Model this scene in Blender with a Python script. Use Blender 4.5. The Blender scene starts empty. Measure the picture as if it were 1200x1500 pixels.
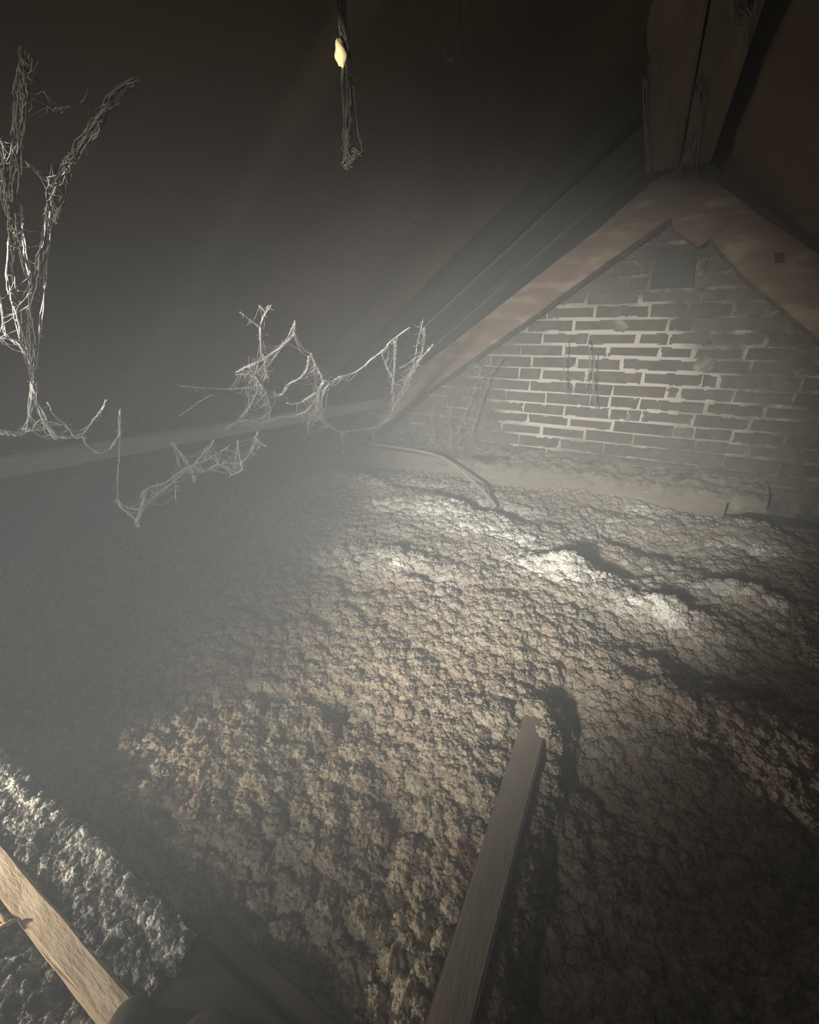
import bpy, bmesh, math, random
import numpy as np
from mathutils import Matrix, Vector

random.seed(7)
rng = np.random.default_rng(7)
S = bpy.context.scene
COL = S.collection

# ------------------------------------------------------------------ camera
# world: X to the right, Y towards the gable wall, Z up, metres; the camera stands at the origin
F = 610.0
def _axes():
    c = np.array([600, 750.0])
    d1 = np.array([945 - c[0], -(525 - c[1]), -F]); d1 /= np.linalg.norm(d1)
    d2 = -np.array([-650 - c[0], -(490 - c[1]), -F]); d2 -= d1 * (d1 @ d2); d2 /= np.linalg.norm(d2)
    return np.array([d2, d1, np.cross(d2, d1)])
R = _axes()
cam_data = bpy.data.cameras.new('camera')
cam_data.sensor_fit = 'HORIZONTAL'; cam_data.sensor_width = 36; cam_data.lens = F / 1200 * 36
cam_data.clip_start = 0.02
cam = bpy.data.objects.new('camera', cam_data); COL.objects.link(cam)
cam.matrix_world = Matrix([list(R[i]) + [0] for i in range(3)] + [[0, 0, 0, 1]])
S.camera = cam

# ------------------------------------------------------------------ world: black outside, thin dusty haze in the loft air
HAZE = 0.085
W = bpy.data.worlds.new('loft_air'); S.world = W; W.use_nodes = True
nt = W.node_tree; nt.nodes.clear()
wo = nt.nodes.new('ShaderNodeOutputWorld'); bg = nt.nodes.new('ShaderNodeBackground')
bg.inputs[0].default_value = (0.5, 0.5, 0.5, 1); bg.inputs[1].default_value = 0.0
vs = nt.nodes.new('ShaderNodeVolumeScatter'); vs.inputs['Color'].default_value = (0.88, 0.94, 0.99, 1)
vs.inputs['Density'].default_value = HAZE; vs.inputs['Anisotropy'].default_value = -0.3
nt.links.new(bg.outputs[0], wo.inputs['Surface']); nt.links.new(vs.outputs[0], wo.inputs['Volume'])

# ------------------------------------------------------------------ lights: a hand torch left of the camera, a work lamp low by the hatch
def spot(name, loc, aim, power, deg, blend, color, radius):
    d = bpy.data.lights.new(name, 'SPOT'); d.energy = power; d.spot_size = math.radians(deg); d.spot_blend = blend
    d.color = color; d.shadow_soft_size = radius
    o = bpy.data.objects.new(name, d); COL.objects.link(o); o.location = loc
    o.rotation_euler = (Vector(aim) - Vector(loc)).to_track_quat('-Z', 'Y').to_euler()
    return o
TL = (-0.38, -0.75, -0.08)
spot('torch_spill', TL, (-0.44, 1.85, -0.60), 42, 62, 1.0, (1.0, 0.955, 0.86), 0.09)
spot('torch_beam', TL, (-0.32, 2.15, -0.47), 320, 47, 1.0, (1.0, 0.96, 0.87), 0.07)
spot('added_cocoon_spot', (-0.22, 0.04, -0.12), (-0.31, 0.42, 0.262), 22, 3.8, 0.5, (1.0, 0.86, 0.6), 0.005)  # added spot with no source in the loft, brightens only the cocoon
spot('hatch_lamp', (-1.04, -0.20, -0.57), (-0.66, 0.03, -0.76), 27, 72, 0.5, (1.0, 0.90, 0.74), 0.02)

S.view_settings.view_transform = 'Standard'; S.view_settings.look = 'None'
S.view_settings.gamma = 1; S.view_settings.use_curve_mapping = False
S.view_settings.exposure = 0.0
S.cycles.use_denoising = True
S.cycles.volume_bounces = 1
S.cycles.max_bounces = 5
S.cycles.sample_clamp_indirect = 3

# ------------------------------------------------------------------ geometry of sight lines
def ray(px, py): return R @ np.array([px - 600, -(py - 750), -F])
def pY(p, y): r = ray(*p); return Vector(r * y / r[1])
def pX(p, x): r = ray(*p); return Vector(r * x / r[0])
def pZ(p, z): r = ray(*p); return Vector(r * z / r[2])
ZR, K = 0.82, 0.77                     # ridge height, roof slope
def pRoof(p, zr=ZR):                   # left slope
    r = ray(*p); t = zr / (r[2] - K * r[0]); return Vector(r * t)
D = 2.5                                # distance of the gable brickwork

# ------------------------------------------------------------------ noise in numpy
def _hash(ix, iy, s):
    h = (ix.astype(np.int64) * 374761393 + iy.astype(np.int64) * 668265263 + s * 974711) & 0xffffffff
    h = ((h ^ (h >> 13)) * 1274126177) & 0xffffffff
    return ((h ^ (h >> 16)) & 0xffff) / 65535.0
def vnoise(x, y, s=0):
    ix, iy = np.floor(x), np.floor(y); fx, fy = x - ix, y - iy
    fx = fx * fx * (3 - 2 * fx); fy = fy * fy * (3 - 2 * fy)
    a = _hash(ix, iy, s); b = _hash(ix + 1, iy, s); c = _hash(ix, iy + 1, s); d = _hash(ix + 1, iy + 1, s)
    return (a * (1 - fx) + b * fx) * (1 - fy) + (c * (1 - fx) + d * fx) * fy
def fbm(x, y, s=0, n=4):
    t = 0; a = 0.5
    for i in range(n):
        t = t + a * (vnoise(x, y, s + i * 17) * 2 - 1); x, y, a = x * 2.03 + 5.1, y * 2.03 + 1.7, a * 0.5
    return t
def worley(x, y, s=0):
    ix, iy = np.floor(x), np.floor(y); best = np.full(x.shape, 9.0)
    for dx in (-1, 0, 1):
        for dy in (-1, 0, 1):
            cx, cy = ix + dx, iy + dy
            d = (cx + _hash(cx, cy, s) - x) ** 2 + (cy + _hash(cx, cy, s + 5) - y) ** 2
            best = np.minimum(best, d)
    return np.sqrt(best)

# ------------------------------------------------------------------ materials
def mat(name, ramp, scale=8.0, stretch=(1, 1, 1), rough=0.9, bump=0.3, bscale=60.0, bdist=0.004, detail=6,
        trans=0.0, spec=0.2, second=None, vcol=None, world=False):
    m = bpy.data.materials.new(name); m.use_nodes = True; t = m.node_tree; N = t.nodes; L = t.links
    b = N['Principled BSDF']; b.inputs['Roughness'].default_value = rough
    b.inputs['Specular IOR Level'].default_value = spec
    tc = N.new('ShaderNodeTexCoord'); mp = N.new('ShaderNodeMapping'); mp.inputs['Scale'].default_value = stretch
    if world:
        gp = N.new('ShaderNodeNewGeometry'); L.new(gp.outputs['Position'], mp.inputs[0])
    else: L.new(tc.outputs['Object'], mp.inputs[0])
    n = N.new('ShaderNodeTexNoise'); n.inputs['Scale'].default_value = scale; n.inputs['Detail'].default_value = detail
    n.inputs['Roughness'].default_value = 0.65
    L.new(mp.outputs[0], n.inputs['Vector'])
    cr = N.new('ShaderNodeValToRGB'); els = cr.color_ramp.elements
    while len(els) < len(ramp): els.new(0.5)
    for e, (p, c) in zip(els, ramp): e.position = p; e.color = (*c, 1)
    L.new(n.outputs['Fac'], cr.inputs[0]); out = cr.outputs[0]
    if second:                        # (colour, scale, low, high): patches of another colour
        n2 = N.new('ShaderNodeTexNoise'); n2.inputs['Scale'].default_value = second[1]; n2.inputs['Detail'].default_value = 4
        L.new(mp.outputs[0], n2.inputs['Vector'])
        mr = N.new('ShaderNodeMapRange'); mr.inputs[1].default_value = second[2]; mr.inputs[2].default_value = second[3]
        L.new(n2.outputs['Fac'], mr.inputs[0])
        mx = N.new('ShaderNodeMix'); mx.data_type = 'RGBA'; L.new(mr.outputs[0], mx.inputs[0])
        L.new(out, mx.inputs[6]); mx.inputs[7].default_value = (*second[0], 1); out = mx.outputs[2]
    if vcol:
        a = N.new('ShaderNodeAttribute'); a.attribute_name = vcol[0]
        a2 = N.new('ShaderNodeAttribute'); a2.attribute_name = vcol[0]; a2.attribute_type = 'INSTANCER'
        am = N.new('ShaderNodeMath'); am.operation = 'MAXIMUM'; L.new(a.outputs['Fac'], am.inputs[0]); L.new(a2.outputs['Fac'], am.inputs[1])
        mx = N.new('ShaderNodeMix'); mx.data_type = 'RGBA'; L.new(am.outputs[0], mx.inputs[0])
        L.new(out, mx.inputs[6]); mx.inputs[7].default_value = (*vcol[1], 1); out = mx.outputs[2]
    L.new(out, b.inputs['Base Color'])
    bn = N.new('ShaderNodeTexNoise'); bn.inputs['Scale'].default_value = bscale; bn.inputs['Detail'].default_value = 5
    L.new(mp.outputs[0], bn.inputs['Vector'])
    bp = N.new('ShaderNodeBump'); bp.inputs['Strength'].default_value = bump; bp.inputs['Distance'].default_value = bdist
    L.new(bn.outputs['Fac'], bp.inputs['Height']); L.new(bp.outputs[0], b.inputs['Normal'])
    if trans: b.inputs['Subsurface Weight'].default_value = trans; b.inputs['Subsurface Scale'].default_value = 0.004
    return m
M = {}
M['felt'] = mat('roofing_felt', [(0.3, (0.10, 0.066, 0.038)), (0.7, (0.18, 0.125, 0.075))], 3, (1, 0.6, 1), bump=0.25, bscale=120, bdist=0.002, second=((0.045, 0.036, 0.028), 1.3, 0.5, 0.8))
M['felt_pale'] = mat('brightened_felt', [(0.3, (0.20, 0.15, 0.105)), (0.7, (0.34, 0.265, 0.19))], 3, (1, 0.6, 1), bump=0.25, bscale=120, bdist=0.002)  # paler copy of the felt: missing light on right slope put into colour
M['sarking'] = mat('sarking_board', [(0.3, (0.065, 0.058, 0.045)), (0.7, (0.14, 0.13, 0.11))], 3, (1.2, 14, 1.2), bump=0.6, bscale=18, bdist=0.006)
M['rafter'] = mat('reddish_pine', [(0.25, (0.19, 0.132, 0.095)), (0.55, (0.29, 0.208, 0.155)), (0.8, (0.37, 0.285, 0.22))], 4, (1.6, 1.6, 5), bump=0.3, bscale=30, bdist=0.003, second=((0.42, 0.36, 0.28), 4.0, 0.54, 0.72))
M['rafter_end'] = mat('dark_knot_wood', [(0.3, (0.06, 0.035, 0.02)), (0.7, (0.10, 0.06, 0.035))], 20)
M['ridge'] = mat('aged_ridge_wood', [(0.3, (0.16, 0.125, 0.09)), (0.7, (0.34, 0.27, 0.20))], 3, (7, 0.6, 5), bump=0.5, bscale=20, bdist=0.004)
M['dusty'] = mat('dusty_timber', [(0.3, (0.24, 0.215, 0.175)), (0.7, (0.36, 0.325, 0.27))], 6, (0.6, 3, 4), bump=0.4, bscale=60, bdist=0.004)
M['joist'] = mat('joist_timber', [(0.3, (0.15, 0.125, 0.095)), (0.7, (0.23, 0.195, 0.155))], 5, (6, 0.7, 3), bump=0.3, bscale=50, bdist=0.002)
M['purlin'] = mat('purlin_timber', [(0.3, (0.48, 0.45, 0.37)), (0.7, (0.68, 0.64, 0.54))], 5, (6, 0.8, 6), bump=0.4, bscale=60, bdist=0.003)
M['void'] = mat('old_dark_wood', [(0.3, (0.025, 0.018, 0.012)), (0.7, (0.045, 0.032, 0.020))], 8, rough=0.8)
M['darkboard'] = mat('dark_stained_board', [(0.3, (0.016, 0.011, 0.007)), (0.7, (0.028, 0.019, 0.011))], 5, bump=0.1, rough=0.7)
M['batten'] = mat('raw_pine', [(0.25, (0.48, 0.36, 0.24)), (0.6, (0.66, 0.53, 0.38)), (0.85, (0.80, 0.71, 0.57))], 14, (1.0, 5, 5), bump=0.5, bscale=60, bdist=0.003, second=((0.30, 0.21, 0.13), 16, 0.58, 0.72))
bricks_m = []
for i, c in enumerate([(0.150, 0.138, 0.112), (0.128, 0.120, 0.098), (0.165, 0.143, 0.115), (0.160, 0.150, 0.125), (0.140, 0.124, 0.105)]):
    bricks_m.append(mat('sooty_brick' if i == 0 else 'sooty_brick_%s' % ['dark', 'warm', 'grey', 'brown'][i - 1],
        [(0.3, tuple(v * 0.75 for v in c)), (0.7, tuple(v * 1.3 for v in c))], 14, bump=0.5, bscale=90, bdist=0.004,
        second=((0.27, 0.25, 0.20), 5, 0.62, 0.85)))
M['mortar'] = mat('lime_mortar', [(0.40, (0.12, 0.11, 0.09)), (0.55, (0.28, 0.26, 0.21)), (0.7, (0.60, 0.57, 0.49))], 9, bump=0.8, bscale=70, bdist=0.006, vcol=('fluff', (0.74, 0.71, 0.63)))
M['rubble'] = mat('mortar_rubble', [(0.3, (0.20, 0.18, 0.145)), (0.7, (0.36, 0.33, 0.275))], 18, bump=0.7, bscale=90, bdist=0.005, second=((0.10, 0.085, 0.065), 9, 0.55, 0.7))
M['pocket'] = mat('slate_infill', [(0.3, (0.09, 0.085, 0.072)), (0.7, (0.125, 0.118, 0.10))], 5, bump=0.15)
M['cable'] = mat('dusty_cable', [(0.3, (0.36, 0.33, 0.27)), (0.7, (0.50, 0.47, 0.40))], 30, bump=0.3)
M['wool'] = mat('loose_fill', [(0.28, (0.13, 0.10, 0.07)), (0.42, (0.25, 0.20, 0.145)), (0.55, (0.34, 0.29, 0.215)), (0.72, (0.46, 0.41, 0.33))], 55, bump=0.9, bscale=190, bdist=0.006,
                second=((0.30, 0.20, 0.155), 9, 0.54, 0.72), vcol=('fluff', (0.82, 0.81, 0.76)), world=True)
M['greywool'] = mat('grey_mineral_wool', [(0.36, (0.03, 0.03, 0.03)), (0.5, (0.12, 0.115, 0.105)), (0.64, (0.55, 0.53, 0.48))], 70, (0.7, 1.2, 1), bump=1.0, bscale=150, bdist=0.008, vcol=('fluff', (0.9, 0.87, 0.80)), world=True)
M['straw'] = mat('straw', [(0.3, (0.45, 0.34, 0.18)), (0.7, (0.7, 0.58, 0.38))], 20)
M['silk'] = mat('dusty_cobweb', [(0.3, (0.78, 0.78, 0.74)), (0.7, (0.95, 0.95, 0.91))], 40, bump=0.0)
M['dimsilk'] = mat('dimmed_cobweb', [(0.3, (0.09, 0.085, 0.068)), (0.7, (0.17, 0.16, 0.13))], 30, bump=0.0)  # darker copy of the cobweb silk, low light put into its colour
M['wisp'] = mat('faint_cobweb', [(0.3, (0.30, 0.29, 0.25)), (0.7, (0.46, 0.45, 0.39))], 30, bump=0.0)
M['cocoon'] = mat('cocoon_silk', [(0.3, (0.92, 0.74, 0.42)), (0.7, (0.99, 0.88, 0.62))], 90, bump=0.4, bscale=300, bdist=0.001)

# ------------------------------------------------------------------ object helpers
def link(name, me, m=None, parent=None, smooth=False):
    o = bpy.data.objects.new(name, me); COL.objects.link(o)
    if m is not None: me.materials.append(m)
    if parent is not None: o.parent = parent
    if smooth: me.polygons.foreach_set('use_smooth', [True] * len(me.polygons))
    return o
def tag(o, label, cat, group=None, kind=None):
    if label: o['label'] = label
    if cat: o['category'] = cat
    if group: o['group'] = group
    if kind: o['kind'] = kind
    return o
def empty(name, loc=(0, 0, 0)):
    o = bpy.data.objects.new(name, None); o.location = loc; o.empty_display_size = 0.05; COL.objects.link(o); return o
def struct(o): o['kind'] = 'structure'; return o
def prism(pts, off, bevel=0.003, wob=0.0, cuts=0):
    """pts: outline (list of 3-vectors); off: extrusion vector"""
    bm = bmesh.new(); off = Vector(off)
    a = [bm.verts.new(Vector(p)) for p in pts]; b = [bm.verts.new(Vector(p) + off) for p in pts]
    bm.faces.new(a); bm.faces.new(b[::-1]); n = len(a)
    for i in range(n): bm.faces.new((a[i], b[i], b[(i + 1) % n], a[(i + 1) % n]))
    bmesh.ops.recalc_face_normals(bm, faces=bm.faces)
    if cuts:
        long_ = [e for e in bm.edges if e.calc_length() > 0.25]
        bmesh.ops.subdivide_edges(bm, edges=long_, cuts=cuts, use_grid_fill=True)
    if bevel: bmesh.ops.bevel(bm, geom=[e for e in bm.edges if len(e.link_faces) == 2 and e.calc_face_angle(0) > 0.5], offset=bevel, segments=2, affect='EDGES')
    if wob:
        for v in bm.verts: v.co += Vector([random.uniform(-wob, wob) for _ in range(3)])
    me = bpy.data.meshes.new('prism'); bm.to_mesh(me); bm.free(); return me
def box(x0, x1, y0, y1, z0, z1, **k):
    return prism([(x0, y0, z0), (x1, y0, z0), (x1, y0, z1), (x0, y0, z1)], (0, y1 - y0, 0), **k)
def grid_mesh(P, attr=None):
    """P: (ny, nx, 3) array"""
    ny, nx = P.shape[:2]; me = bpy.data.meshes.new('grid')
    idx = np.arange(ny * nx).reshape(ny, nx)
    q = np.stack([idx[:-1, :-1], idx[:-1, 1:], idx[1:, 1:], idx[1:, :-1]], -1).reshape(-1, 4)
    me.vertices.add(ny * nx); me.vertices.foreach_set('co', P.reshape(-1).astype(np.float32))
    me.loops.add(q.size); me.loops.foreach_set('vertex_index', q.reshape(-1).astype(np.int32))
    me.polygons.add(len(q)); me.polygons.foreach_set('loop_start', np.arange(0, q.size, 4, dtype=np.int32))
    me.polygons.foreach_set('use_smooth', np.ones(len(q), dtype=bool))
    if attr is not None:
        a = me.attributes.new('fluff', 'FLOAT', 'POINT'); a.data.foreach_set('value', attr.reshape(-1).astype(np.float32))
    me.update(calc_edges=True); return me
class Tubes:
    """collects thin tubes into one mesh"""
    def __init__(s): s.v = []; s.f = []
    def add(s, pts, rad, n=5):
        pts = [Vector(p) for p in pts]
        if not hasattr(rad, '__len__'): rad = [rad] * len(pts)
        base = len(s.v)
        for i, p in enumerate(pts):
            t = (pts[min(i + 1, len(pts) - 1)] - pts[max(i - 1, 0)])
            if t.length < 1e-9: t = Vector((0, 0, 1))
            t.normalize(); a = t.cross(Vector((0.31, 0.77, 0.56))).normalized(); b = t.cross(a)
            for k in range(n):
                w = 2 * math.pi * k / n; s.v.append(p + (a * math.cos(w) + b * math.sin(w)) * rad[i])
        for i in range(len(pts) - 1):
            for k in range(n):
                k2 = (k + 1) % n; s.f.append((base + i * n + k, base + i * n + k2, base + (i + 1) * n + k2, base + (i + 1) * n + k))
        s.f.append(tuple(base + k for k in range(n))[::-1]); e = base + (len(pts) - 1) * n
        s.f.append(tuple(e + k for k in range(n)))
    def tri(s, a, b, c): i = len(s.v); s.v += [a, b, c]; s.f.append((i, i + 1, i + 2))
    def build(s, name, m, parent=None):
        me = bpy.data.meshes.new(name); me.from_pydata([tuple(v) for v in s.v], [], s.f); me.update()
        return link(name, me, m, parent, True)

# ================================================================== STRUCTURE
# gable wall: mortar bed plus every brick
def roofz(x, zr=ZR): return zr - K * abs(x)
xs = np.linspace(-2.2, 1.6, 420); zs = np.linspace(-0.95, 0.86, 200)
X, Z = np.meshgrid(xs, zs)
Zc = np.minimum(Z, ZR + 0.03 - K * np.abs(X))
Y = D + 0.002 + 0.005 * fbm(X * 22, Z * 22, 3) + 0.012 * np.clip(fbm(X * 5, Z * 5, 9) - 0.15, 0, 1)
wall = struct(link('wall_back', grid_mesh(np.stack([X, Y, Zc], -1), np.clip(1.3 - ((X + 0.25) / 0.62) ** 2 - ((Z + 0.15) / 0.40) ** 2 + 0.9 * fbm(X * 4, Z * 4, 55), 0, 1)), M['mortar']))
wall['label'] = 'sooty brick gable wall with pale lime mortar joints'

def brick_mesh(x0, x1, z0, z1, proud):
    bm = bmesh.new(); j = lambda a: random.uniform(-a, a)
    y0 = D - 0.004 - proud; y1 = D + 0.05; t1, t2 = j(0.002), j(0.002)
    fr = [(x0 + j(.004), y0 + j(.0015), z0 + j(.0025)), (x1 + j(.004), y0 + j(.0015), z0 + j(.0025)), (x1 + j(.004), y0 + j(.0015), z1 + j(.0025)), (x0 + j(.004), y0 + j(.0015), z1 + j(.0025))]
    a = [bm.verts.new(p) for p in fr]; b = [bm.verts.new((p[0], y1, p[2])) for p in fr]
    bm.faces.new(a)
    for i in range(4): bm.faces.new((a[i], b[i], b[(i + 1) % 4], a[(i + 1) % 4]))
    bmesh.ops.recalc_face_normals(bm, faces=bm.faces)
    bmesh.ops.bevel(bm, geom=[e for e in bm.edges if e.verts[0] in a and e.verts[1] in a] , offset=0.006, segments=2, affect='EDGES')
    me = bpy.data.meshes.new('brick'); bm.to_mesh(me); bm.free(); return me
beds = [0.56, 0.495, 0.43, 0.365, 0.303, 0.246, 0.182, 0.121, 0.058, 0.0, -0.062, -0.128, -0.189, -0.250, -0.312, -0.372, -0.434, -0.502, -0.56, -0.625]
joints = {  # vertical joints per course, in photo columns (converted on the wall plane)
    1: [], 2: [941], 3: [920, 1020], 4: [860, 938, 1029], 5: [872, 952, 1008, 1075], 6: [840, 911, 979, 1017, 1157],
    7: [862, 934, 980, 1040, 1124], 8: [825, 890, 967, 1017, 1092], 9: [779, 844, 911, 1030, 1100, 1168], 10: [792, 859, 941, 1028, 1053, 1124],
    11: [776, 841, 898, 976, 996, 1075, 1163], 12: [741, 799, 864, 893, 936, 1033, 1120], 13: [661, 708, 767, 827, 893, 919, 939, 1016, 1100],
    14: [661, 717, 773, 833, 898, 987, 1017, 1072, 1150], 15: [681, 735, 793, 857, 927, 1019, 1096, 1170], 16: [653, 703, 760, 819, 884, 960, 1061, 1140],
    17: [681, 740, 800, 870, 1020, 1110], 18: [700, 900, 1100]}
def wall_px(x, z):
    c = R.T @ np.array([x, D, z]); return 600 - F * c[0] / c[2], 750 + F * c[1] / c[2]
def x_on_wall(px, z):
    lo, hi = -2.5, 2.0
    for _ in range(40):
        mid = (lo + hi) / 2
        if wall_px(mid, z)[0] < px: lo = mid
        else: hi = mid
    return lo
G = 0.0043
pocket = (x_on_wall(954, 0.37), x_on_wall(1019, 0.37), 0.309, 0.452)
nb = 0
for i in range(len(beds) - 1):
    zt, zb = beds[i], beds[i + 1]; zm = (zt + zb) / 2
    js = [x_on_wall(p, zm) for p in joints.get(i, [])] or [random.uniform(-0.1, 0.1)]
    while js[0] > -2.05: js.insert(0, js[0] - random.choice([0.236, 0.232, 0.24, 0.236, 0.12]))
    while js[-1] < 1.35: js.append(js[-1] + random.choice([0.236, 0.232, 0.12]))
    for a, b in zip(js[:-1], js[1:]):
        if b - a < 0.03: continue
        lim = (ZR - 0.03 - zt) / K + 0.05
        a2, b2 = max(a, -lim), min(b, lim)
        if b2 - a2 < 0.05: continue
        if a2 < pocket[1] and b2 > pocket[0] and zm > pocket[2] and zm < pocket[3]:
            if a2 < pocket[0] - 0.04: b2 = pocket[0]
            elif b2 > pocket[1] + 0.04: a2 = pocket[1]
            else: continue
        g = G if (a > -1.05) else 0.005
        me = brick_mesh(a2 + g, b2 - g, zb + G, zt - G, random.uniform(-0.002, 0.003))
        o = link('brick', me, random.choice(bricks_m), wall); nb += 1
# patched pocket near the top of the gable
o = link('infill_slab', box(pocket[0] + .004, pocket[1] - .004, D - 0.012, D + 0.05, pocket[2], pocket[3], bevel=0.002), M['pocket'], wall); o['label'] = 'smooth dark slab filling a gap in the brickwork'
pp = [pY(p, D) for p in ((991, 421), (1016, 421), (1017, 382), (1004, 387), (993, 397))]
o = link('infill_chip', prism([(v.x, v.y - .022, v.z) for v in pp], (0, 0.03, 0), bevel=0.002), M['pocket'], wall)
# slabs of squeezed-out mortar
blobs = [((908, 478), 15, 11), ((1033, 533), 19, 17), ((1165, 540), 12, 8), ((1032, 392), 5, 12), ((1140, 458), 13, 7), ((920, 612), 6, 9), ((960, 664), 10, 12), ((985, 571), 11, 5), ((896, 408), 8, 6), ((1035, 502), 9, 6), ((935, 388), 8, 5)]
for (p, w_, h_) in blobs:
    c = pY(p, D - 0.004); bm = bmesh.new(); bmesh.ops.create_icosphere(bm, subdivisions=2, radius=1)
    sx, sz = w_ / 430, h_ / 430
    for v in bm.verts:
        k = 1 + random.uniform(-0.35, 0.3); v.co = Vector((v.co.x * sx * k, v.co.y * 0.012 * k, v.co.z * sz * k)) + c
    me = bpy.data.meshes.new('mortar_blob'); bm.to_mesh(me); bm.free(); link('mortar_blob', me, M['mortar'], wall)

# roof linings (ceiling) : left slope in three sheets, right slope, each given thickness
def slope_sheet(y0, y1, side, off, x0, x1, sag, m, name, parent, ny, nx=160, rag=0.0, seed=0):
    ys = np.linspace(y0, y1, ny); q = np.linspace(x0, x1, nx); Q, Yv = np.meshgrid(q, ys)
    n = sag * (0.5 - 0.5 * np.cos(2 * np.pi * (Yv - 0.12) / 0.42)) + 0.012 * fbm(Q * 2.2, Yv * 3.1, 20 + seed, 4) + off
    Yr = Yv.copy()
    if rag:
        Yr[0] += rag * fbm(q * 9, q * 0 + 3, 31 + seed, 4); Yr[-1] += rag * fbm(q * 9, q * 0 + 8, 33 + seed, 4)
    c = 1 / math.hypot(1, K)
    P = np.stack([side * (Q - n * K * c), Yr, ZR - K * Q - n * c], -1)
    Pb = P + np.array([side * K * c, 0, c]) * 0.012
    me = grid_mesh(P); o = link(name, me, m, parent)
    sol = o.modifiers.new('thickness', 'SOLIDIFY'); sol.thickness = 0.010; sol.offset = -1 if side < 0 else 1
    return o
ceil = struct(link('ceiling', prism([(-2.35, -0.9, ZR - K * 2.35 + 0.06), (0, -0.9, ZR + 0.06), (0, -0.9, ZR + 0.09), (-2.35, -0.9, ZR - K * 2.35 + 0.09)], (0, 3.7, 0), bevel=0), M['void']))
ceil['label'] = 'left roof slope lined with dark felt'
slope_sheet(-0.85, 1.50, -1, -0.035, 1.10, 2.25, 0.0, M['sarking'], 'lower_shade_sheet', ceil, 120, seed=9)  # recessed darker sheet, shadow above the purlin put into its colour
slope_sheet(-0.85, 1.50, -1, 0.010, 0.0, 1.235, 0.018, M['felt'], 'felt_sheet', ceil, 260, rag=0.008, seed=1)
slope_sheet(1.47, 1.90, -1, -0.022, 0.0, 2.25, 0.0, M['sarking'], 'sarking_board', ceil, 40, seed=2)
slope_sheet(1.86, 2.02, -1, 0.002, 0.0, 2.25, 0.0, M['sarking'], 'sarking_board', ceil, 24, rag=0.003, seed=3)
slope_sheet(2.03, 2.20, -1, -0.008, 0.0, 2.25, 0.0, M['sarking'], 'sarking_board', ceil, 24, rag=0.003, seed=4)
slope_sheet(2.205, 2.52, -1, -0.002, 0.0, 2.25, 0.0, M['sarking'], 'sarking_board', ceil, 30, rag=0.003, seed=5)
ceil2 = struct(link('ceiling', prism([(2.35, -0.9, ZR - K * 2.35 + 0.06), (0, -0.9, ZR + 0.06), (0, -0.9, ZR + 0.09), (2.35, -0.9, ZR - K * 2.35 + 0.09)], (0, 3.7, 0), bevel=0), M['void']))
ceil2['label'] = 'right roof slope lined with dark felt'
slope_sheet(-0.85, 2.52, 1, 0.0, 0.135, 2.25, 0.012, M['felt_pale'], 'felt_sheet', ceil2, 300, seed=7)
# back wall behind the camera and rough floor deck
struct(link('wall_front', prism([(-2.3, -0.92, -0.95), (2.3, -0.92, -0.95), (0, -0.92, 0.9)], (0, -0.05, 0), bevel=0), M['void']))
struct(link('floor', box(-2.3, 2.3, -0.92, 2.6, -0.95, -0.90, bevel=0), M['void']))

# ================================================================== TIMBERS
# ridge planks
ridge = empty('ridge_board', (-0.02, 0.8, 0.70)); tag(ridge, 'old timber ridge boards running along the roof apex overhead', 'beam')
def loc(o, e): o.parent = e; o.matrix_parent_inverse = Matrix.Translation(-Vector(e.location)); return o
def plank(name, me, m, e): return loc(link(name, me, m), e)
plank('plank', box(-0.137, -0.022, -0.8, 2.27, 0.700, 0.79, bevel=0.004, wob=0.001, cuts=10), M['ridge'], ridge)
plank('plank', box(-0.016, 0.084, -0.8, 2.27, 0.706, 0.80, bevel=0.004, wob=0.001, cuts=10), M['ridge'], ridge)

YF = 2.30   # front face of the gable timbers
def poly_at(pts, y): return [pY(p, y) for p in pts]
def rafter(name, label, pts, y, depth, m, cuts=0):
    w = poly_at(pts, y); o = link(name, prism(w, (0, depth, 0), bevel=0.005, cuts=cuts), m)
    return tag(o, label, 'beam')
rafter('rafter', 'long reddish rafter sloping down to the left across the brick gable',
       [(498, 664), (470, 640), (540, 596), (700, 473), (800, 394), (900, 318), (958, 268), (1010, 268), (1008, 298), (983, 318), (890, 383), (790, 456), (690, 527), (600, 590), (545, 640)], YF, 0.13, M['rafter'])
rafter('rafter', 'reddish rafter sloping down to the right beside the gable top',
       [(1098, 304), (1200, 372), (1420, 560), (1420, 690), (1195, 492), (1150, 452), (1090, 405), (1041, 348)], YF, 0.10, M['rafter'])
rafter('packing_block', 'short wood packing block between the two rafter heads', [(1003, 306), (1097, 298), (1100, 303), (1040, 350), (1024, 362), (986, 334), (984, 320)], YF + 0.004, 0.05, M['rafter'])
g = rafter('gusset_board', 'horizontal edged apex board nailed over the rafter heads', [(957, 264), (985, 262), (1046, 262), (1100, 303), (1005, 314), (982, 320), (899, 327), (899, 315)], YF - 0.018, 0.02, M['rafter'])
# knot and bolt head on the right rafter
kn = poly_at([(1135, 370), (1149, 370), (1150, 385), (1136, 385)], YF - 0.004)
o = link('nail_plate', prism(kn, (0, 0.01, 0), bevel=0.001), M['rafter_end']); tag(o, 'small dark square plate on the right rafter', 'plate')

# purlin along the left slope
pur = empty('purlin', (-1.40, 0.8, -0.3)); tag(pur, 'horizontal timber purlin along the left roof slope with dusty top', 'beam')
plank('timber', box(-1.45, -1.38, -0.8, 2.29, -0.318, -0.264, bevel=0.004, wob=0.0008, cuts=8), M['purlin'], pur)

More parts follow.
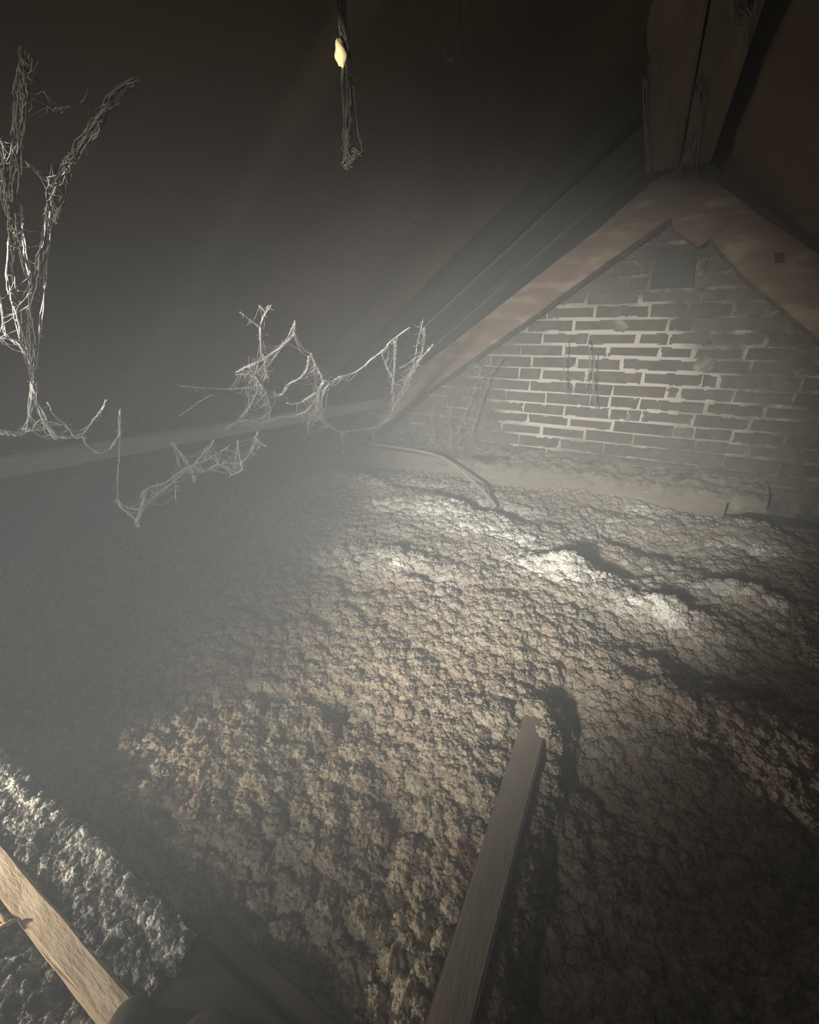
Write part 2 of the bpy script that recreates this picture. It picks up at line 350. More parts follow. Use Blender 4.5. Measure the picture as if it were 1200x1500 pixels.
# wall plate at the foot of the gable
wp = [(497, 655), (548, 652), (640, 664), (780, 686), (900, 704), (1050, 726), (1062, 740), (1058, 762), (1000, 754), (880, 736), (760, 716), (640, 704), (500, 694)]
o = link('wall_plate', box(-1.90, 0.475, 2.36, 2.42, -0.765, -0.606, bevel=0.008, wob=0.003, cuts=14), M['dusty'])
tag(o, 'dusty horizontal wall plate at the foot of the brick gable', 'beam')
o = link('timber_block', box(-2.02, -1.72, 2.24, 2.34, -0.775, -0.655, bevel=0.006, wob=0.002), M['dusty'])
tag(o, 'pale dusty timber block at the left end of the wall plate', 'block')
o = link('timber_offcut', prism([pZ(p, -0.70) for p in ((1085, 752), (1135, 738), (1215, 742), (1215, 778), (1150, 772))], (0, 0, -0.05), bevel=0.004), M['joist'])
tag(o, 'flat timber offcut lying at the right end of the gable wall', 'offcut')

# floor joist running towards the camera
o = link('floor_joist', prism([(-0.074, -0.7, -0.72), (-0.022, -0.7, -0.72), (-0.040, 0.80, -0.72), (-0.090, 0.80, -0.72)], (0, 0, -0.16), bevel=0.003, wob=0.001, cuts=6), M['joist'])
tag(o, 'bare floor joist rising out of the loose insulation towards the camera', 'joist')

# rubble ledge between plate and brickwork
xs = np.linspace(-1.6, 0.62, 420); v = np.linspace(0, 1, 60); X, V = np.meshgrid(xs, v)
right = np.clip((X + 1.15) / 0.5, 0, 1)
Yl = 2.36 + V * 0.15; Zl = -0.618 + 0.022 * right + V * (0.02 + 0.05 * right) + (0.020 * right + 0.004) * fbm(X * 16, V * 5, 41, 5) + 0.018 * right * np.clip(0.55 - worley(X * 26, V * 4, 12), 0, 1)
Zl[0] -= 0.05; Yl = Yl + 0.012 * fbm(X * 20, V * 6, 44)
o = link('mortar_rubble', grid_mesh(np.stack([X, Yl, Zl], -1)), M['rubble']); tag(o, 'crumbled mortar and grit piled along the foot of the bricks', 'rubble', kind='stuff')

# ================================================================== LOOSE INSULATION
def clump_height(X, Y):
    wx = X + 0.03 * fbm(X * 9, Y * 9, 61, 3); wy = Y + 0.03 * fbm(X * 9 + 7, Y * 9, 66, 3)
    big = 0.055 * fbm(X * 1.9 + 3, Y * 1.9, 71, 3)
    dome = lambda d: np.sqrt(np.clip(1.05 - d * d, 0, 1))
    w0 = dome(worley(wx * 9, wy * 9, 4)); w1 = dome(worley(wx * 24, wy * 24, 5)); w2 = dome(worley(wx * 55, wy * 55, 6))
    w3 = dome(worley(wx * 120, wy * 120, 8))
    return big + 0.050 * w0 + 0.030 * w1 + 0.016 * w2 + 0.006 * w3 + 0.004 * fbm(X * 160, Y * 160, 77, 3) - 0.055
nx, ny = 900, 760
u = np.linspace(-1, 1, nx); v = np.linspace(0, 1, ny)
gx = -0.35 + np.sinh(u * 1.25) / math.sinh(1.25) * 1.85; gy = 0.15 + 2.24 * (0.55 * v + 0.45 * v ** 2)
X, Y = np.meshgrid(gx, gy)
H = clump_height(X, Y)
Zf = -0.785 + H
def mound(cx, cy, sx, sy, h): return h * np.exp(-((X - cx) / sx) ** 2 - ((Y - cy) / sy) ** 2)
for (px, sx, sy, h) in [((560, 815), .20, .07, .035), ((510, 712), .30, .10, .05), ((640, 745), .35, .12, .03), ((820, 840), .10, .07, .06), ((700, 680), .30, .08, .04), ((860, 735), .25, .08, .05),
                        ((980, 905), .12, .05, .05), ((1100, 790), .15, .10, .05), ((1090, 880), .15, .05, .05), ((750, 755), .12, .08, -.05), ((960, 800), .20, .12, -.06), ((1080, 980), .25, .12, -.07), ((560, 860), .2, .06, -.02)]:
    c = pZ(px, -0.74); Zf += mound(c.x, c.y, sx, sy, h)
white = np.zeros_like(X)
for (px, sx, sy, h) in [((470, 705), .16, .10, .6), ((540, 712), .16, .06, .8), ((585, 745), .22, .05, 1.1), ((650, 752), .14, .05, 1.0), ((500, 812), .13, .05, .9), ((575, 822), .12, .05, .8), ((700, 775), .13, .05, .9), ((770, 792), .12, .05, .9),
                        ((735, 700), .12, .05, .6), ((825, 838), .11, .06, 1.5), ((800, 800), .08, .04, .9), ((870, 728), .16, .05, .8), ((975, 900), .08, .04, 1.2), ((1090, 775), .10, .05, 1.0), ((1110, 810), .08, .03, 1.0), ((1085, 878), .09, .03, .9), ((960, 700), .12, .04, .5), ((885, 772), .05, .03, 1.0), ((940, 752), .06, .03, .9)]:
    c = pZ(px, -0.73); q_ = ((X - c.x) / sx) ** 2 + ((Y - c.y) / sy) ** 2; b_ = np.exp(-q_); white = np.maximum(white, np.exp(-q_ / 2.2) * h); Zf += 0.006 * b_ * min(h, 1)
for (px, sx, sy, h) in [((700, 742), .16, .07, .05), ((620, 720), .12, .05, .04), ((640, 850), .16, .04, .03), ((900, 830), .12, .08, .05)]:
    Zf -= mound(*pZ(px, -0.74)[:2], sx, sy, h)
# lower fill on the right of the joist, edge down to the left eaves, clear of the joist, shadow pit at the joist end
Zf -= 0.10 * np.clip((X + 0.035) / 0.05, 0, 1) * np.clip((0.95 - Y) / 0.25, 0, 1)
Zf -= 0.05 * np.exp(-((X + 0.02) / 0.05) ** 2 - ((Y - 0.86) / 0.08) ** 2)
left = np.clip((-1.30 - 0.22 * Y - X) / 0.35, 0, 1); Zf -= 0.10 * left
onj = (1 - np.clip(np.abs(X + 0.058) / 0.034 - 0.6, 0, 1)) * (Y < 0.80)
bare = np.clip((0.715 + 0.05 * fbm(X * 30, Y * 12, 222) - Y) / 0.05, 0, 1) * onj
Zf = np.where((onj > 0) & (Zf > -0.757), Zf * (1 - bare) + -0.76 * bare, Zf)
Zf -= 0.025 * np.clip((0.60 - Y) / 0.42, 0, 1) * (X < -0.10)
Zf = np.where(Y > 2.34, np.minimum(Zf, -0.69 + 0.02 * fbm(X * 9, Y * 9, 4)), Zf)
dx = 0.005 * fbm(X * 60, Y * 60, 91, 3); dy = 0.006 * fbm(X * 60 + 9, Y * 60, 95, 3)
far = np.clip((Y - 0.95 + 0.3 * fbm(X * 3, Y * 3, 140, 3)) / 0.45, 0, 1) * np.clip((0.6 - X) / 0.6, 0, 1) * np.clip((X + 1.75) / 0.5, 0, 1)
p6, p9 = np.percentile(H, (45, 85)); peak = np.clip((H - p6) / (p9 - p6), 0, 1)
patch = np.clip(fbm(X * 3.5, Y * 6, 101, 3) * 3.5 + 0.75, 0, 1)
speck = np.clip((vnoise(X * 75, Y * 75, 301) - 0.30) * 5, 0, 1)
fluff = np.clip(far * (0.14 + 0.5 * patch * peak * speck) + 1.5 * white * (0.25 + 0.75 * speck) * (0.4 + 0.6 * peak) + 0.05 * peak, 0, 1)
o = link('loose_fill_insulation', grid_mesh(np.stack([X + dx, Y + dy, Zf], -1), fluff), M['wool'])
tag(o, 'brown and pale fluffy loose insulation covering the loft floor', 'insulation', kind='stuff')

def tufts(o, density, smin, smax, m, amp=0.55, nscale=2.2, flat=0.75):
    """geometry nodes: small fluffy tufts scattered over the surface of the insulation"""
    g = bpy.data.node_groups.new('tufts', 'GeometryNodeTree')
    g.interface.new_socket('Geometry', in_out='INPUT', socket_type='NodeSocketGeometry')
    g.interface.new_socket('Geometry', in_out='OUTPUT', socket_type='NodeSocketGeometry')
    N, L = g.nodes, g.links
    gi, go = N.new('NodeGroupInput'), N.new('NodeGroupOutput')
    join = N.new('GeometryNodeJoinGeometry'); L.new(join.outputs[0], go.inputs[0]); L.new(gi.outputs[0], join.inputs[0])
    src = N.new('GeometryNodeJoinGeometry')
    for k in range(4):
        ico = N.new('GeometryNodeMeshIcoSphere'); ico.inputs['Radius'].default_value = 1; ico.inputs['Subdivisions'].default_value = 4
        pos = N.new('GeometryNodeInputPosition'); nz = N.new('ShaderNodeTexNoise'); nz.noise_dimensions = '4D'
        nz.inputs['W'].default_value = 3.7 * k; nz.inputs['Scale'].default_value = nscale; nz.inputs['Detail'].default_value = 4; nz.inputs['Roughness'].default_value = 0.75
        L.new(pos.outputs[0], nz.inputs['Vector'])
        mr = N.new('ShaderNodeMapRange'); mr.inputs[1].default_value = 0.3; mr.inputs[2].default_value = 0.7
        mr.inputs[3].default_value = 1 - amp; mr.inputs[4].default_value = 1 + amp; L.new(nz.outputs[0], mr.inputs[0])
        vm = N.new('ShaderNodeVectorMath'); vm.operation = 'SCALE'; L.new(pos.outputs[0], vm.inputs[0]); L.new(mr.outputs[0], vm.inputs['Scale'])
        sp = N.new('GeometryNodeSetPosition'); L.new(ico.outputs[0], sp.inputs['Geometry']); L.new(vm.outputs[0], sp.inputs['Position'])
        ss = N.new('GeometryNodeSetShadeSmooth'); L.new(sp.outputs[0], ss.inputs[0])
        sm_ = N.new('GeometryNodeSetMaterial'); sm_.inputs['Material'].default_value = m; L.new(ss.outputs[0], sm_.inputs[0])
        gi_ = N.new('GeometryNodeGeometryToInstance'); L.new(sm_.outputs[0], gi_.inputs[0]); L.new(gi_.outputs[0], src.inputs[0])
    dp = N.new('GeometryNodeDistributePointsOnFaces'); dp.inputs['Density'].default_value = density; dp.inputs['Seed'].default_value = 3
    L.new(gi.outputs[0], dp.inputs['Mesh'])
    ip = N.new('GeometryNodeInstanceOnPoints'); L.new(dp.outputs['Points'], ip.inputs['Points']); L.new(src.outputs[0], ip.inputs['Instance'])
    ip.inputs['Pick Instance'].default_value = True
    rv = N.new('FunctionNodeRandomValue'); rv.data_type = 'FLOAT_VECTOR'; rv.inputs[0].default_value = (0, 0, 0); rv.inputs[1].default_value = (0.5, 0.5, 6.28)
    L.new(rv.outputs[0], ip.inputs['Rotation'])
    rs = N.new('FunctionNodeRandomValue'); rs.data_type = 'FLOAT'; rs.inputs[2].default_value = 0; rs.inputs[3].default_value = 1; rs.inputs['Seed'].default_value = 9
    pw = N.new('ShaderNodeMath'); pw.operation = 'POWER'; pw.inputs[1].default_value = 2.2; L.new(rs.outputs[1], pw.inputs[0])
    ms = N.new('ShaderNodeMapRange'); ms.inputs[3].default_value = smin; ms.inputs[4].default_value = smax; L.new(pw.outputs[0], ms.inputs[0])
    cv = N.new('ShaderNodeCombineXYZ'); mf = N.new('ShaderNodeMath'); mf.operation = 'MULTIPLY'; mf.inputs[1].default_value = flat
    L.new(ms.outputs[0], cv.inputs[0]); L.new(ms.outputs[0], cv.inputs[1]); L.new(ms.outputs[0], mf.inputs[0]); L.new(mf.outputs[0], cv.inputs[2])
    L.new(cv.outputs[0], ip.inputs['Scale']); L.new(ip.outputs[0], join.inputs[0])
    md = o.modifiers.new('tufts', 'NODES'); md.node_group = g
tufts(o, 8500, 0.004, 0.022, M['wool'], amp=0.5)

# near patches by the hatch
def near_patch(name, label, x0, x1, y0, y1, z0, amp, nx, ny, seed):
    X, Y = np.meshgrid(np.linspace(x0, x1, nx), np.linspace(y0, y1, ny))
    h = clump_height(X * 1.3 + seed, Y * 1.3 + seed)
    f = 0.012 * np.abs(fbm((X + Y) * 38, (X - Y) * 14, seed, 4)) + 0.010 * fbm(X * 90, Y * 90, seed + 4, 3)
    ridge_ = np.exp(-((Y - (y1 - 0.004 - 0.018 * (vnoise(X * 5, X * 0, seed) ))) / 0.010) ** 2)
    Zp = z0 + amp * (h - 0.03) + f + ((0.010 * ridge_ + 0.026 * np.clip((Y - y0) / (y1 - y0), 0, 1) ** 0.6) if seed == 3 else 0)
    fl = np.clip(ridge_ * 0.7 * np.clip(fbm(X * 40, Y * 40, 5) * 3 + 0.3, 0, 1) * (seed == 3) + np.clip(fbm(X * 55, Y * 55, seed + 9, 3) * 3 - 0.9, 0, 1), 0, 1)
    o = link(name, grid_mesh(np.stack([X + 0.006 * fbm(X * 70, Y * 70, 2), Y + 0.004 * fbm(X * 70, Y * 70, 8), Zp], -1), fl), M['greywool'])
    tufts(o, 26000, 0.0015, 0.006, M['greywool'], amp=0.6)
    return tag(o, label, 'insulation', kind='stuff')
near_patch('mineral_wool', 'bright grey fibrous insulation strip between dark edge and pine batten', -1.75, -0.372, 0.074, 0.150, -0.742, 0.45, 620, 60, 3)
near_patch('mineral_wool', 'grey insulation in the bottom left corner below the pine batten', -1.75, -0.372, -0.55, 0.058, -0.752, 0.7, 620, 300, 6)
# batten, added light-blocking upstand, dark board
bt = empty('pine_batten', (-0.9, 0.066, -0.72)); tag(bt, 'bright raw pine batten crossing the bottom left corner', 'batten')
plank('batten_strip', box(-1.75, -0.385, 0.049, 0.080, -0.760, -0.715, bevel=0.003, wob=0.0010, cuts=24), M['batten'], bt)
o = struct(link('hidden_light_stop_1', box(-1.9, -0.374, 0.153, 0.157, -0.85, -0.722, bevel=0.002, wob=0.0008, cuts=24), M['darkboard']))  # hidden board added to keep lamp light off the floor beyond
o = link('trim_strip', box(-0.372, 0.30, 0.156, 0.180, -0.80, -0.724, bevel=0.002), M['void']); tag(o, 'dim timber strip along the far edge of the dark hatch board', 'board')
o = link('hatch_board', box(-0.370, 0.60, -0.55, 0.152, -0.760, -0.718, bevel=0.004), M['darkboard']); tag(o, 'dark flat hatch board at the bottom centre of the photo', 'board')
def lathe(prof, n=32):
    v = []; f = []
    for r, z in prof:
        for k in range(n): v.append((r * math.cos(2 * math.pi * k / n), r * math.sin(2 * math.pi * k / n), z))
    for i in range(len(prof) - 1):
        for k in range(n): f.append((i * n + k, i * n + (k + 1) % n, (i + 1) * n + (k + 1) % n, (i + 1) * n + k))
    f.append(tuple(range(n))[::-1]); f.append(tuple((len(prof) - 1) * n + k for k in range(n)))
    me = bpy.data.meshes.new('lathe'); me.from_pydata(v, [], f); me.update(); return me
c = pZ((186, 1492), -0.69)
o = link('round_peg', lathe([(0.021, -0.07), (0.021, -0.008), (0.018, -0.002), (0.012, 0.001), (0.001, 0.002)]), M['void'], smooth=True); o.location = c
tag(o, 'dark rounded peg end at the foot of the bright pine batten', 'peg')
c = pZ((296, 1552), -0.70)
o = link('cap_disc', lathe([(0.038, -0.018), (0.038, 0.0), (0.035, 0.006), (0.03, 0.008), (0.001, 0.009)]), M['void'], smooth=True); o.location = c
tag(o, 'dark round cap lying on the hatch board at the bottom edge', 'cap')
# straws
for k, (a, b, lab) in enumerate([((-14, 1366), (26, 1346), 'pale straw stalk below the pine batten at the left edge'), ((-8, 1338), (14, 1354), 'short pale straw crossing the first stalk at the left edge')]):
    t = Tubes(); A, B = pZ(a, -0.716), pZ(b, -0.712); t.add([A, (A + B) / 2 + Vector((0, 0, .002)), B], 0.0026, 6)
    o = t.build('straw_stalk', M['straw']); tag(o, lab, 'straw')

# ================================================================== CABLE, BRANCHES
def smooth_path(pts, n=8):
    P = [pts[0]] + list(pts) + [pts[-1]]; out = []
    for i in range(1, len(P) - 2):
        for k in range(n):
            t = k / n; a, b, c, d = P[i - 1], P[i], P[i + 1], P[i + 2]
            out.append(0.5 * ((2 * b) + (c - a) * t + (2 * a - 5 * b + 4 * c - d) * t * t + (3 * b - a - 3 * c + d) * t ** 3))
    out.append(P[-2]); return out
t = Tubes(); t.add(smooth_path([pY((540, 650), 2.34), pY((580, 655), 2.33), pY((625, 663), 2.31), pY((655, 674), 2.25), pY((690, 702), 2.15), pY((712, 724), 2.05), pY((726, 742), 1.98)]), 0.0095, 10)
o = t.build('cable', M['cable']); tag(o, 'dusty curved cable dropping from the wall plate into the insulation', 'cable')
for a, b, c_, lab in [((140, 812), (185, 826), (236, 852), 'pale stick lying on the insulation at the left'), ((258, 838), (272, 826), (292, 832), 'short bent twig beside the longer pale stick')]:
    t = Tubes(); t.add(smooth_path([pZ(a, -0.70), pZ(b, -0.69), pZ(c_, -0.70)]), [0.010 - 0.0002 * i for i in range(17)], 8)
    o = t.build('stick', M['dusty']); tag(o, lab, 'stick')

# ================================================================== COBWEBS
def wroof(zr): return lambda p: pRoof(p, zr)
def strand_pts(pts, fn, jit=0.004, n=6, depth=0.0):
    w = [fn(p) for p in pts]
    w = [p * (1 + random.uniform(-depth, depth)) for p in w]
    s = smooth_path(w, n)
    return [p + Vector([random.uniform(-jit, jit) for _ in range(3)]) * 0.35 for p in s]
def add_strand(T, pts, fn, px, fuzz=1.0, depth=0.01, jit=0.004):
    base = strand_pts(pts, fn, 0.0, 6, depth)
    n_th = max(1, int(round(px / 1.1)))
    for q in range(n_th):
        ph = [random.uniform(0, 6.28) for _ in range(4)]; fr = random.uniform(0.5, 1.6); s_ = []
        for i, p in enumerate(base):
            w = p.length / 610 * px * 0.42 * (0 if n_th == 1 else 1)
            o_ = Vector((math.sin(i * fr * 0.45 + ph[0]), math.sin(i * fr * 0.3 + ph[1]), 0.6 * math.sin(i * 0.7 + ph[2]))) * w
            s_.append(p + o_ + Vector([random.gauss(0, 1) for _ in range(3)]) * p.length * 0.0005)
        T.add(s_, [p.length / 610 * random.uniform(0.35, 0.75) for p in s_], 4)
    for _ in range(int(len(base) * 0.5 * fuzz)):        # beads of dust
        p = random.choice(base); d = p.length; a_ = Vector([random.gauss(0, 1) for _ in range(3)]).normalized() * d * 0.0016
        T.add([p - a_, p, p + a_], [d / 1500, d / 650, d / 1500], 4)
    L = sum((base[i + 1] - base[i]).length for i in range(len(base) - 1)); d = base[0].length
    for _ in range(int(fuzz * L / d * 70)):
        p = random.choice(base); ln = random.uniform(0.003, 0.012) * d
        v_ = Vector([random.gauss(0, 1) for _ in range(3)]).normalized() * ln
        T.add([p, p + v_ * 0.5 + Vector((0, 0, -ln * 0.25)), p + v_], [d / 2600, d / 3200, d / 4600], 3)
def anchor_cloud(strands):
    out = []
    for pts, px in strands:
        for a, b in zip(pts[:-1], pts[1:]):
            L = math.hypot(b[0] - a[0], b[1] - a[1]); m_ = max(1, int(L / 4))
            out += [(a[0] + (b[0] - a[0]) * k / m_, a[1] + (b[1] - a[1]) * k / m_) for k in range(m_)]
    return out
def cobweb(label, strands, fn, m, extra=None, fuzz=1.0, depth=0.01, sheets=None, sm=None, gain=1.15):
    strands = [(a, b * gain) for a, b in strands]
    first = fn(strands[0][0][0]); e = empty('cobweb', first); tag(e, label, 'cobweb')
    for k, (pts, px) in enumerate(strands):
        T = Tubes(); add_strand(T, pts, fn, px, fuzz, depth); loc(T.build('strand', M['dimsilk'] if (min(q[1] for q in pts) < 260 and m is M['silk']) else m), e)  # strands reaching the dark top take the dimmed copy
    if extra:
        T = Tubes()
        for cx, cy, rx, ry, n in extra:
            near = [q for q in anchor_cloud(strands) if abs(q[0] - cx) < rx * 2.2 and abs(q[1] - cy) < ry * 2.2]
            if len(near) < 2: continue
            for _ in range(n):
                a = random.choice(near); c_ = [q for q in random.sample(near, min(12, len(near))) if 3 < math.hypot(q[0] - a[0], q[1] - a[1]) < 46]
                b = c_[0] if c_ and random.random() < 0.75 else (a[0] + random.gauss(0, 7), a[1] + random.gauss(4, 8))
                sag = random.uniform(0, 0.3) * math.hypot(b[0] - a[0], b[1] - a[1])
                mid = ((a[0] + b[0]) / 2 + random.gauss(0, 1.5), (a[1] + b[1]) / 2 + sag)
                A, B, C_ = [fn(q) * (1 + random.uniform(-0.008, 0.008)) for q in (a, mid, b)]
                d = A.length; T.add(smooth_path([A, B, C_], 4), d / random.uniform(1500, 3400), 3)
        o = loc(T.build('fine_threads', m), e); o['kind'] = 'stuff'
    if sheets:
        for poly in sheets:
            T = Tubes(); w = [fn(p) * (1 + random.uniform(-0.01, 0.01)) for p in poly]
            cen = sum(w, Vector()) / len(w); d = cen.length
            for i in range(len(w)):                       # torn film: many overlapping threads between the edges
                for k in range(9):
                    a = w[i].lerp(w[(i + 1) % len(w)], random.random()); j = random.randrange(len(w))
                    b = w[j].lerp(w[(j + 1) % len(w)], random.random())
                    T.add([a, (a + b) / 2 + Vector([random.uniform(-.004, .004) for _ in range(3)]), b], d / 1100, 3)
            loc(T.build('web_film', sm or m), e)['kind'] = 'stuff'
    return e

PW = wroof(0.58)
cobweb('tall tangled cobweb hanging down the left edge of the photo', [
    ([(36, 75), (38, 110), (33, 140), (28, 190), (22, 240), (18, 290)], 8), ([(-5, 195), (8, 225), (2, 260), (14, 310), (20, 350)], 7),
    ([(18, 205), (20, 240), (20, 280), (18, 330), (17, 380), (26, 430), (34, 490), (42, 530), (50, 562)], 5),
    ([(4, 250), (10, 300), (24, 340), (36, 390), (44, 420), (45, 470), (50, 560)], 3.5),
    ([(200, 112), (172, 140), (150, 165), (136, 190), (120, 215), (106, 232), (92, 250)], 8),
    ([(100, 245), (84, 260), (76, 290), (74, 320), (66, 370), (50, 410), (44, 450), (46, 500), (48, 545)], 5),
    ([(75, 240), (68, 270), (70, 310), (62, 350), (55, 385), (48, 430)], 3), ([(86, 330), (80, 290), (84, 255)], 2),
    ([(74, 310), (68, 380), (64, 430), (58, 490), (52, 540)], 2), ([(32, 300), (36, 360), (44, 410)], 2.5),
    ([(12, 350), (10, 410), (20, 450), (28, 500)], 2.5), ([(-4, 430), (4, 470), (10, 490), (26, 500), (38, 510)], 3),
    ([(-6, 494), (10, 496), (28, 504), (38, 520)], 3.5), ([(50, 555), (46, 590), (40, 620), (30, 636)], 4), ([(48, 556), (56, 590), (66, 620), (82, 640)], 5),
    ([(-6, 632), (10, 634), (28, 636), (36, 630), (60, 628)], 7), ([(62, 620), (80, 640), (96, 640), (112, 638), (122, 641)], 6),
    ([(108, 640), (122, 634), (138, 615), (148, 600), (156, 585)], 2.5), ([(122, 640), (132, 656), (146, 664), (160, 658), (170, 645), (175, 625), (176, 600)], 2),
    ([(70, 590), (80, 610), (96, 622), (108, 640)], 1.5), ([(48, 625), (60, 615), (72, 618), (92, 622), (104, 632)], 1.5),
    ([(50, 110), (60, 125), (66, 140)], 3), ([(60, 155), (90, 158), (118, 152), (128, 130)], 1.5), ([(26, 220), (45, 245), (62, 255), (72, 262)], 4),
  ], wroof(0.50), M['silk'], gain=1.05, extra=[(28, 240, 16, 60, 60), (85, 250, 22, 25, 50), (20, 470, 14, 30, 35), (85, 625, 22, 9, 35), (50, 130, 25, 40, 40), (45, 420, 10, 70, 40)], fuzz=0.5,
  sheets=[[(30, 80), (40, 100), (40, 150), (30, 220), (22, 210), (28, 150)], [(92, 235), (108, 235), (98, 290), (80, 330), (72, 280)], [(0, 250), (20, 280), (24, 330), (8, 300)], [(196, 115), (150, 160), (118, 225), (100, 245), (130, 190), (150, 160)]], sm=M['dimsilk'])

cobweb('bright tangled cobweb draped along the purlin near the rafter foot', [
    ([(396, 448), (386, 462), (382, 480), (382, 500), (384, 520), (388, 535), (392, 555)], 3.5), ([(380, 448), (388, 455)], 2.5), ([(353, 457), (366, 468), (378, 478)], 2),
    ([(432, 470), (430, 490), (420, 502), (402, 515), (388, 526), (370, 533), (350, 542)], 1.8), ([(345, 545), (366, 536), (380, 528)], 2), ([(265, 565), (330, 570), (372, 566), (384, 560)], 1.5),
    ([(346, 548), (370, 550), (380, 562), (390, 575), (396, 600), (394, 612)], 1.8), ([(452, 522), (450, 540), (440, 553), (424, 562), (414, 576), (408, 580), (402, 574)], 2.4),
    ([(456, 518), (462, 535), (470, 548), (474, 556), (484, 560), (498, 552)], 2.6), ([(474, 556), (466, 575), (462, 590), (466, 605)], 2.4), ([(484, 560), (474, 572), (470, 590), (474, 612)], 4),
    ([(474, 560), (466, 572), (464, 596), (458, 610)], 4), ([(498, 552), (520, 545), (545, 526), (560, 514), (572, 500), (600, 480)], 2), ([(386, 555), (376, 575), (366, 595), (352, 612)], 2),
    ([(420, 590), (430, 592), (444, 588), (462, 575)], 1.8), ([(434, 608), (446, 605), (458, 606), (470, 612), (482, 622), (498, 632), (520, 630), (540, 628), (556, 622), (568, 614), (576, 598)], 2.6),
    ([(500, 632), (502, 645), (503, 666)], 2), ([(451, 618), (452, 638)], 2), ([(576, 598), (576, 560), (566, 535), (558, 515)], 2), ([(574, 580), (578, 530), (578, 500)], 3), ([(545, 628), (548, 640), (550, 655)], 2),
    ([(576, 600), (590, 570), (606, 540), (618, 515), (622, 480)], 3), ([(580, 595), (600, 555), (622, 520), (634, 505)], 2), ([(582, 600), (604, 540), (612, 500), (620, 470)], 1.5),
    ([(262, 610), (290, 590), (310, 578)], 1.2),
    ([(330, 628), (345, 620), (360, 615), (380, 618), (410, 612), (436, 608)], 4),
  ], PW, M['silk'], gain=1.0, extra=[(385, 570, 14, 18, 130), (466, 595, 12, 16, 130), (430, 500, 30, 28, 90), (455, 505, 14, 18, 60), (500, 620, 30, 20, 40), (360, 620, 22, 8, 50), (600, 530, 16, 40, 90), (540, 590, 30, 25, 35), (410, 540, 40, 25, 60)], fuzz=1.0)

cobweb('cobweb hanging below the purlin over the left edge of the insulation', [
    ([(172, 730), (173, 690), (176, 640), (176, 600)], 1.4), ([(168, 732), (180, 745), (196, 758), (202, 772)], 2.5), ([(170, 732), (184, 742), (202, 746), (212, 735)], 1.8),
    ([(202, 772), (206, 752), (222, 730), (246, 712), (264, 696), (280, 684), (296, 668), (312, 645)], 3.5), ([(200, 765), (210, 735), (216, 716), (240, 708), (262, 692), (278, 682)], 2.5),
    ([(252, 648), (262, 660), (272, 674), (280, 690), (286, 706)], 3.2), ([(278, 684), (300, 674), (322, 662), (338, 652)], 2.2), ([(283, 684), (300, 690), (320, 680), (332, 684), (338, 696)], 2),
    ([(348, 645), (350, 665), (354, 680), (352, 690), (338, 696)], 1.8), ([(354, 678), (366, 664), (374, 646), (378, 632)], 1.8), ([(326, 678), (352, 678)], 1.4), ([(257, 712), (258, 734)], 1.2),
    ([(374, 640), (384, 650), (390, 654)], 1.6), ([(214, 716), (206, 724), (212, 730)], 1.4),
  ], lambda p: pX(p, -0.98), M['silk'], gain=1.05, extra=[(300, 676, 30, 16, 70), (345, 660, 22, 14, 60), (230, 730, 24, 12, 40), (385, 640, 12, 9, 30)], fuzz=0.8)

cobweb('wispy grey cobweb threads hanging in front of the lower left bricks', [
    ([(720, 545), (700, 560), (690, 585), (676, 620), (672, 655)], 1.8), ([(735, 525), (716, 555), (702, 600), (690, 640)], 1.6), ([(625, 660), (650, 650), (665, 640), (676, 625)], 1.8),
    ([(630, 600), (636, 640), (632, 655)], 1.4), ([(655, 590), (660, 620), (661, 660)], 1.3), ([(690, 480), (686, 510), (688, 540)], 1.5), ([(678, 450), (676, 490), (680, 520)], 1.6), ([(645, 505), (690, 470), (740, 430)], 1.2),
    ([(830, 500), (826, 540), (830, 580)], 1.2), ([(872, 520), (868, 560), (874, 600)], 1.1), ([(862, 500), (864, 530), (858, 570)], 1.0), ([(555, 640), (580, 650), (610, 655), (640, 648)], 1.4),
  ], lambda p: pY(p, 2.385), M['wisp'], gain=0.7, extra=[(680, 600, 35, 40, 60), (640, 640, 30, 16, 35), (720, 470, 45, 22, 70), (850, 545, 25, 30, 30), (630, 490, 20, 25, 30)], fuzz=1.2)

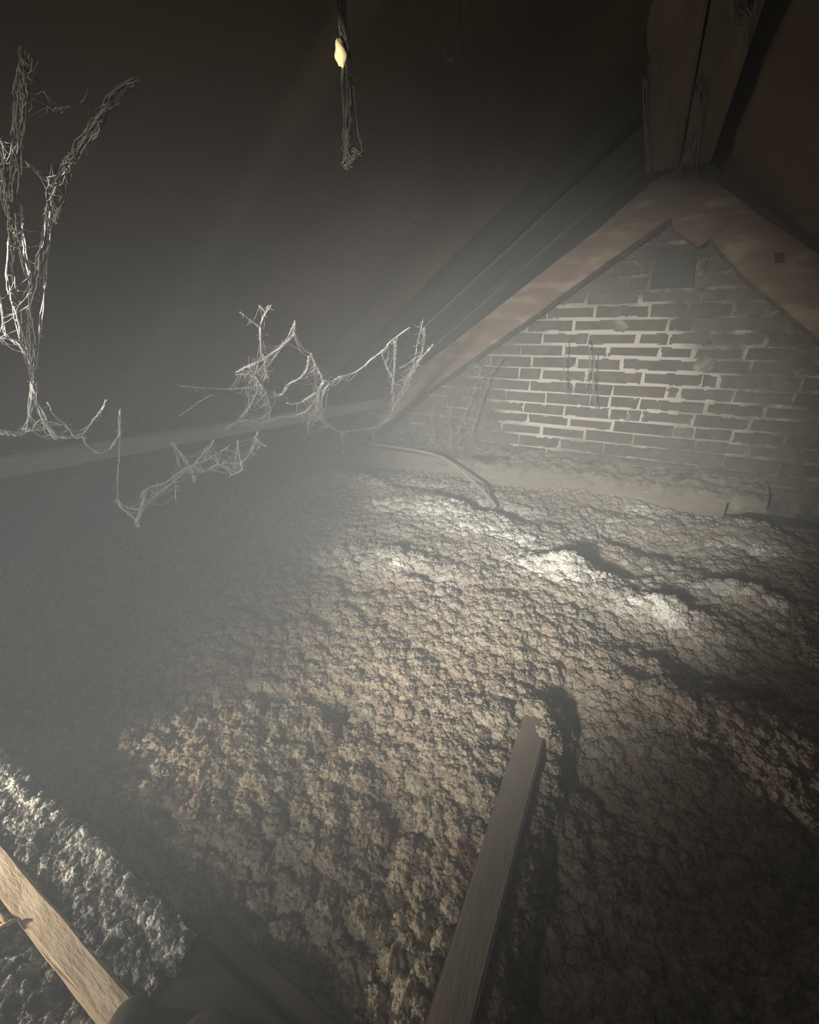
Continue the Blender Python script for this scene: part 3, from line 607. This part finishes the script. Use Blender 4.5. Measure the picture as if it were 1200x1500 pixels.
TOPF = lambda p: pY(p, 0.42)
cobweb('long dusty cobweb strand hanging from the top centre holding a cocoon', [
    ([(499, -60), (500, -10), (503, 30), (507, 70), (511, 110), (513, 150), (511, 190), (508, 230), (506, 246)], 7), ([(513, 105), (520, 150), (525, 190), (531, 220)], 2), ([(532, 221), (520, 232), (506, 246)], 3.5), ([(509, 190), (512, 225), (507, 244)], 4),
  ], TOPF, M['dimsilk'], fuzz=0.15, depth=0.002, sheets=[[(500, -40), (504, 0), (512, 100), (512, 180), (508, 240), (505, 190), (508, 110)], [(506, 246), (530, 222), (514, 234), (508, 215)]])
cobweb('thin diagonal thread on the dark left roof felt', [([(540, 238), (560, 262), (574, 280), (588, 306), (602, 322), (616, 336), (626, 352), (634, 372)], 2.4)], wroof(0.68), M['silk'], fuzz=0.2, depth=0.001)
cobweb('faint looped cobweb hanging at the top edge right of centre', [
    ([(638, 38), (646, 60), (650, 78), (660, 88), (666, 70), (672, 50), (674, 20), (673, -20)], 2.6), ([(672, 50), (673, 70), (674, 94)], 2.5), ([(688, -20), (688, 20), (684, 44)], 2.5)], lambda p: pY(p, 0.8), M['wisp'], fuzz=0.3, depth=0.002)
cobweb('dusty cobweb strips clinging under the ridge boards', [
    ([(1078, -10), (1086, 25), (1094, 30), (1102, 0)], 9), ([(1100, 10), (1092, 50), (1084, 90)], 6), ([(1022, 130), (1020, 180), (1010, 235)], 5), ([(1030, 120), (1026, 170), (1016, 250)], 5), ([(944, 110), (947, 190), (951, 255)], 4), ([(1012, 215), (1000, 235), (990, 262)], 3)],
    lambda p: pZ(p, 0.692), M['wisp'], fuzz=0.4, depth=0.003)

# cocoon on the strand
c = TOPF((503, 79)); bm = bmesh.new(); bmesh.ops.create_icosphere(bm, subdivisions=3, radius=1)
for v in bm.verts:
    q = v.co; k = 1 + 0.10 * math.sin(q.z * 5 + q.x * 3) + 0.06 * math.sin(q.x * 9 + q.y * 7)
    v.co = Vector((q.x * 0.0052 * k * (1.15 if q.z < 0 else 0.85) - q.z * 0.001, q.y * 0.005 * k, q.z * 0.0105 * k))
me = bpy.data.meshes.new('cocoon'); bm.to_mesh(me); bm.free()
o = link('cocoon', me, M['cocoon'], smooth=True); o.location = c + Vector((0, -0.004, 0)); tag(o, 'small bright cream cocoon stuck to the hanging strand at top centre', 'cocoon')
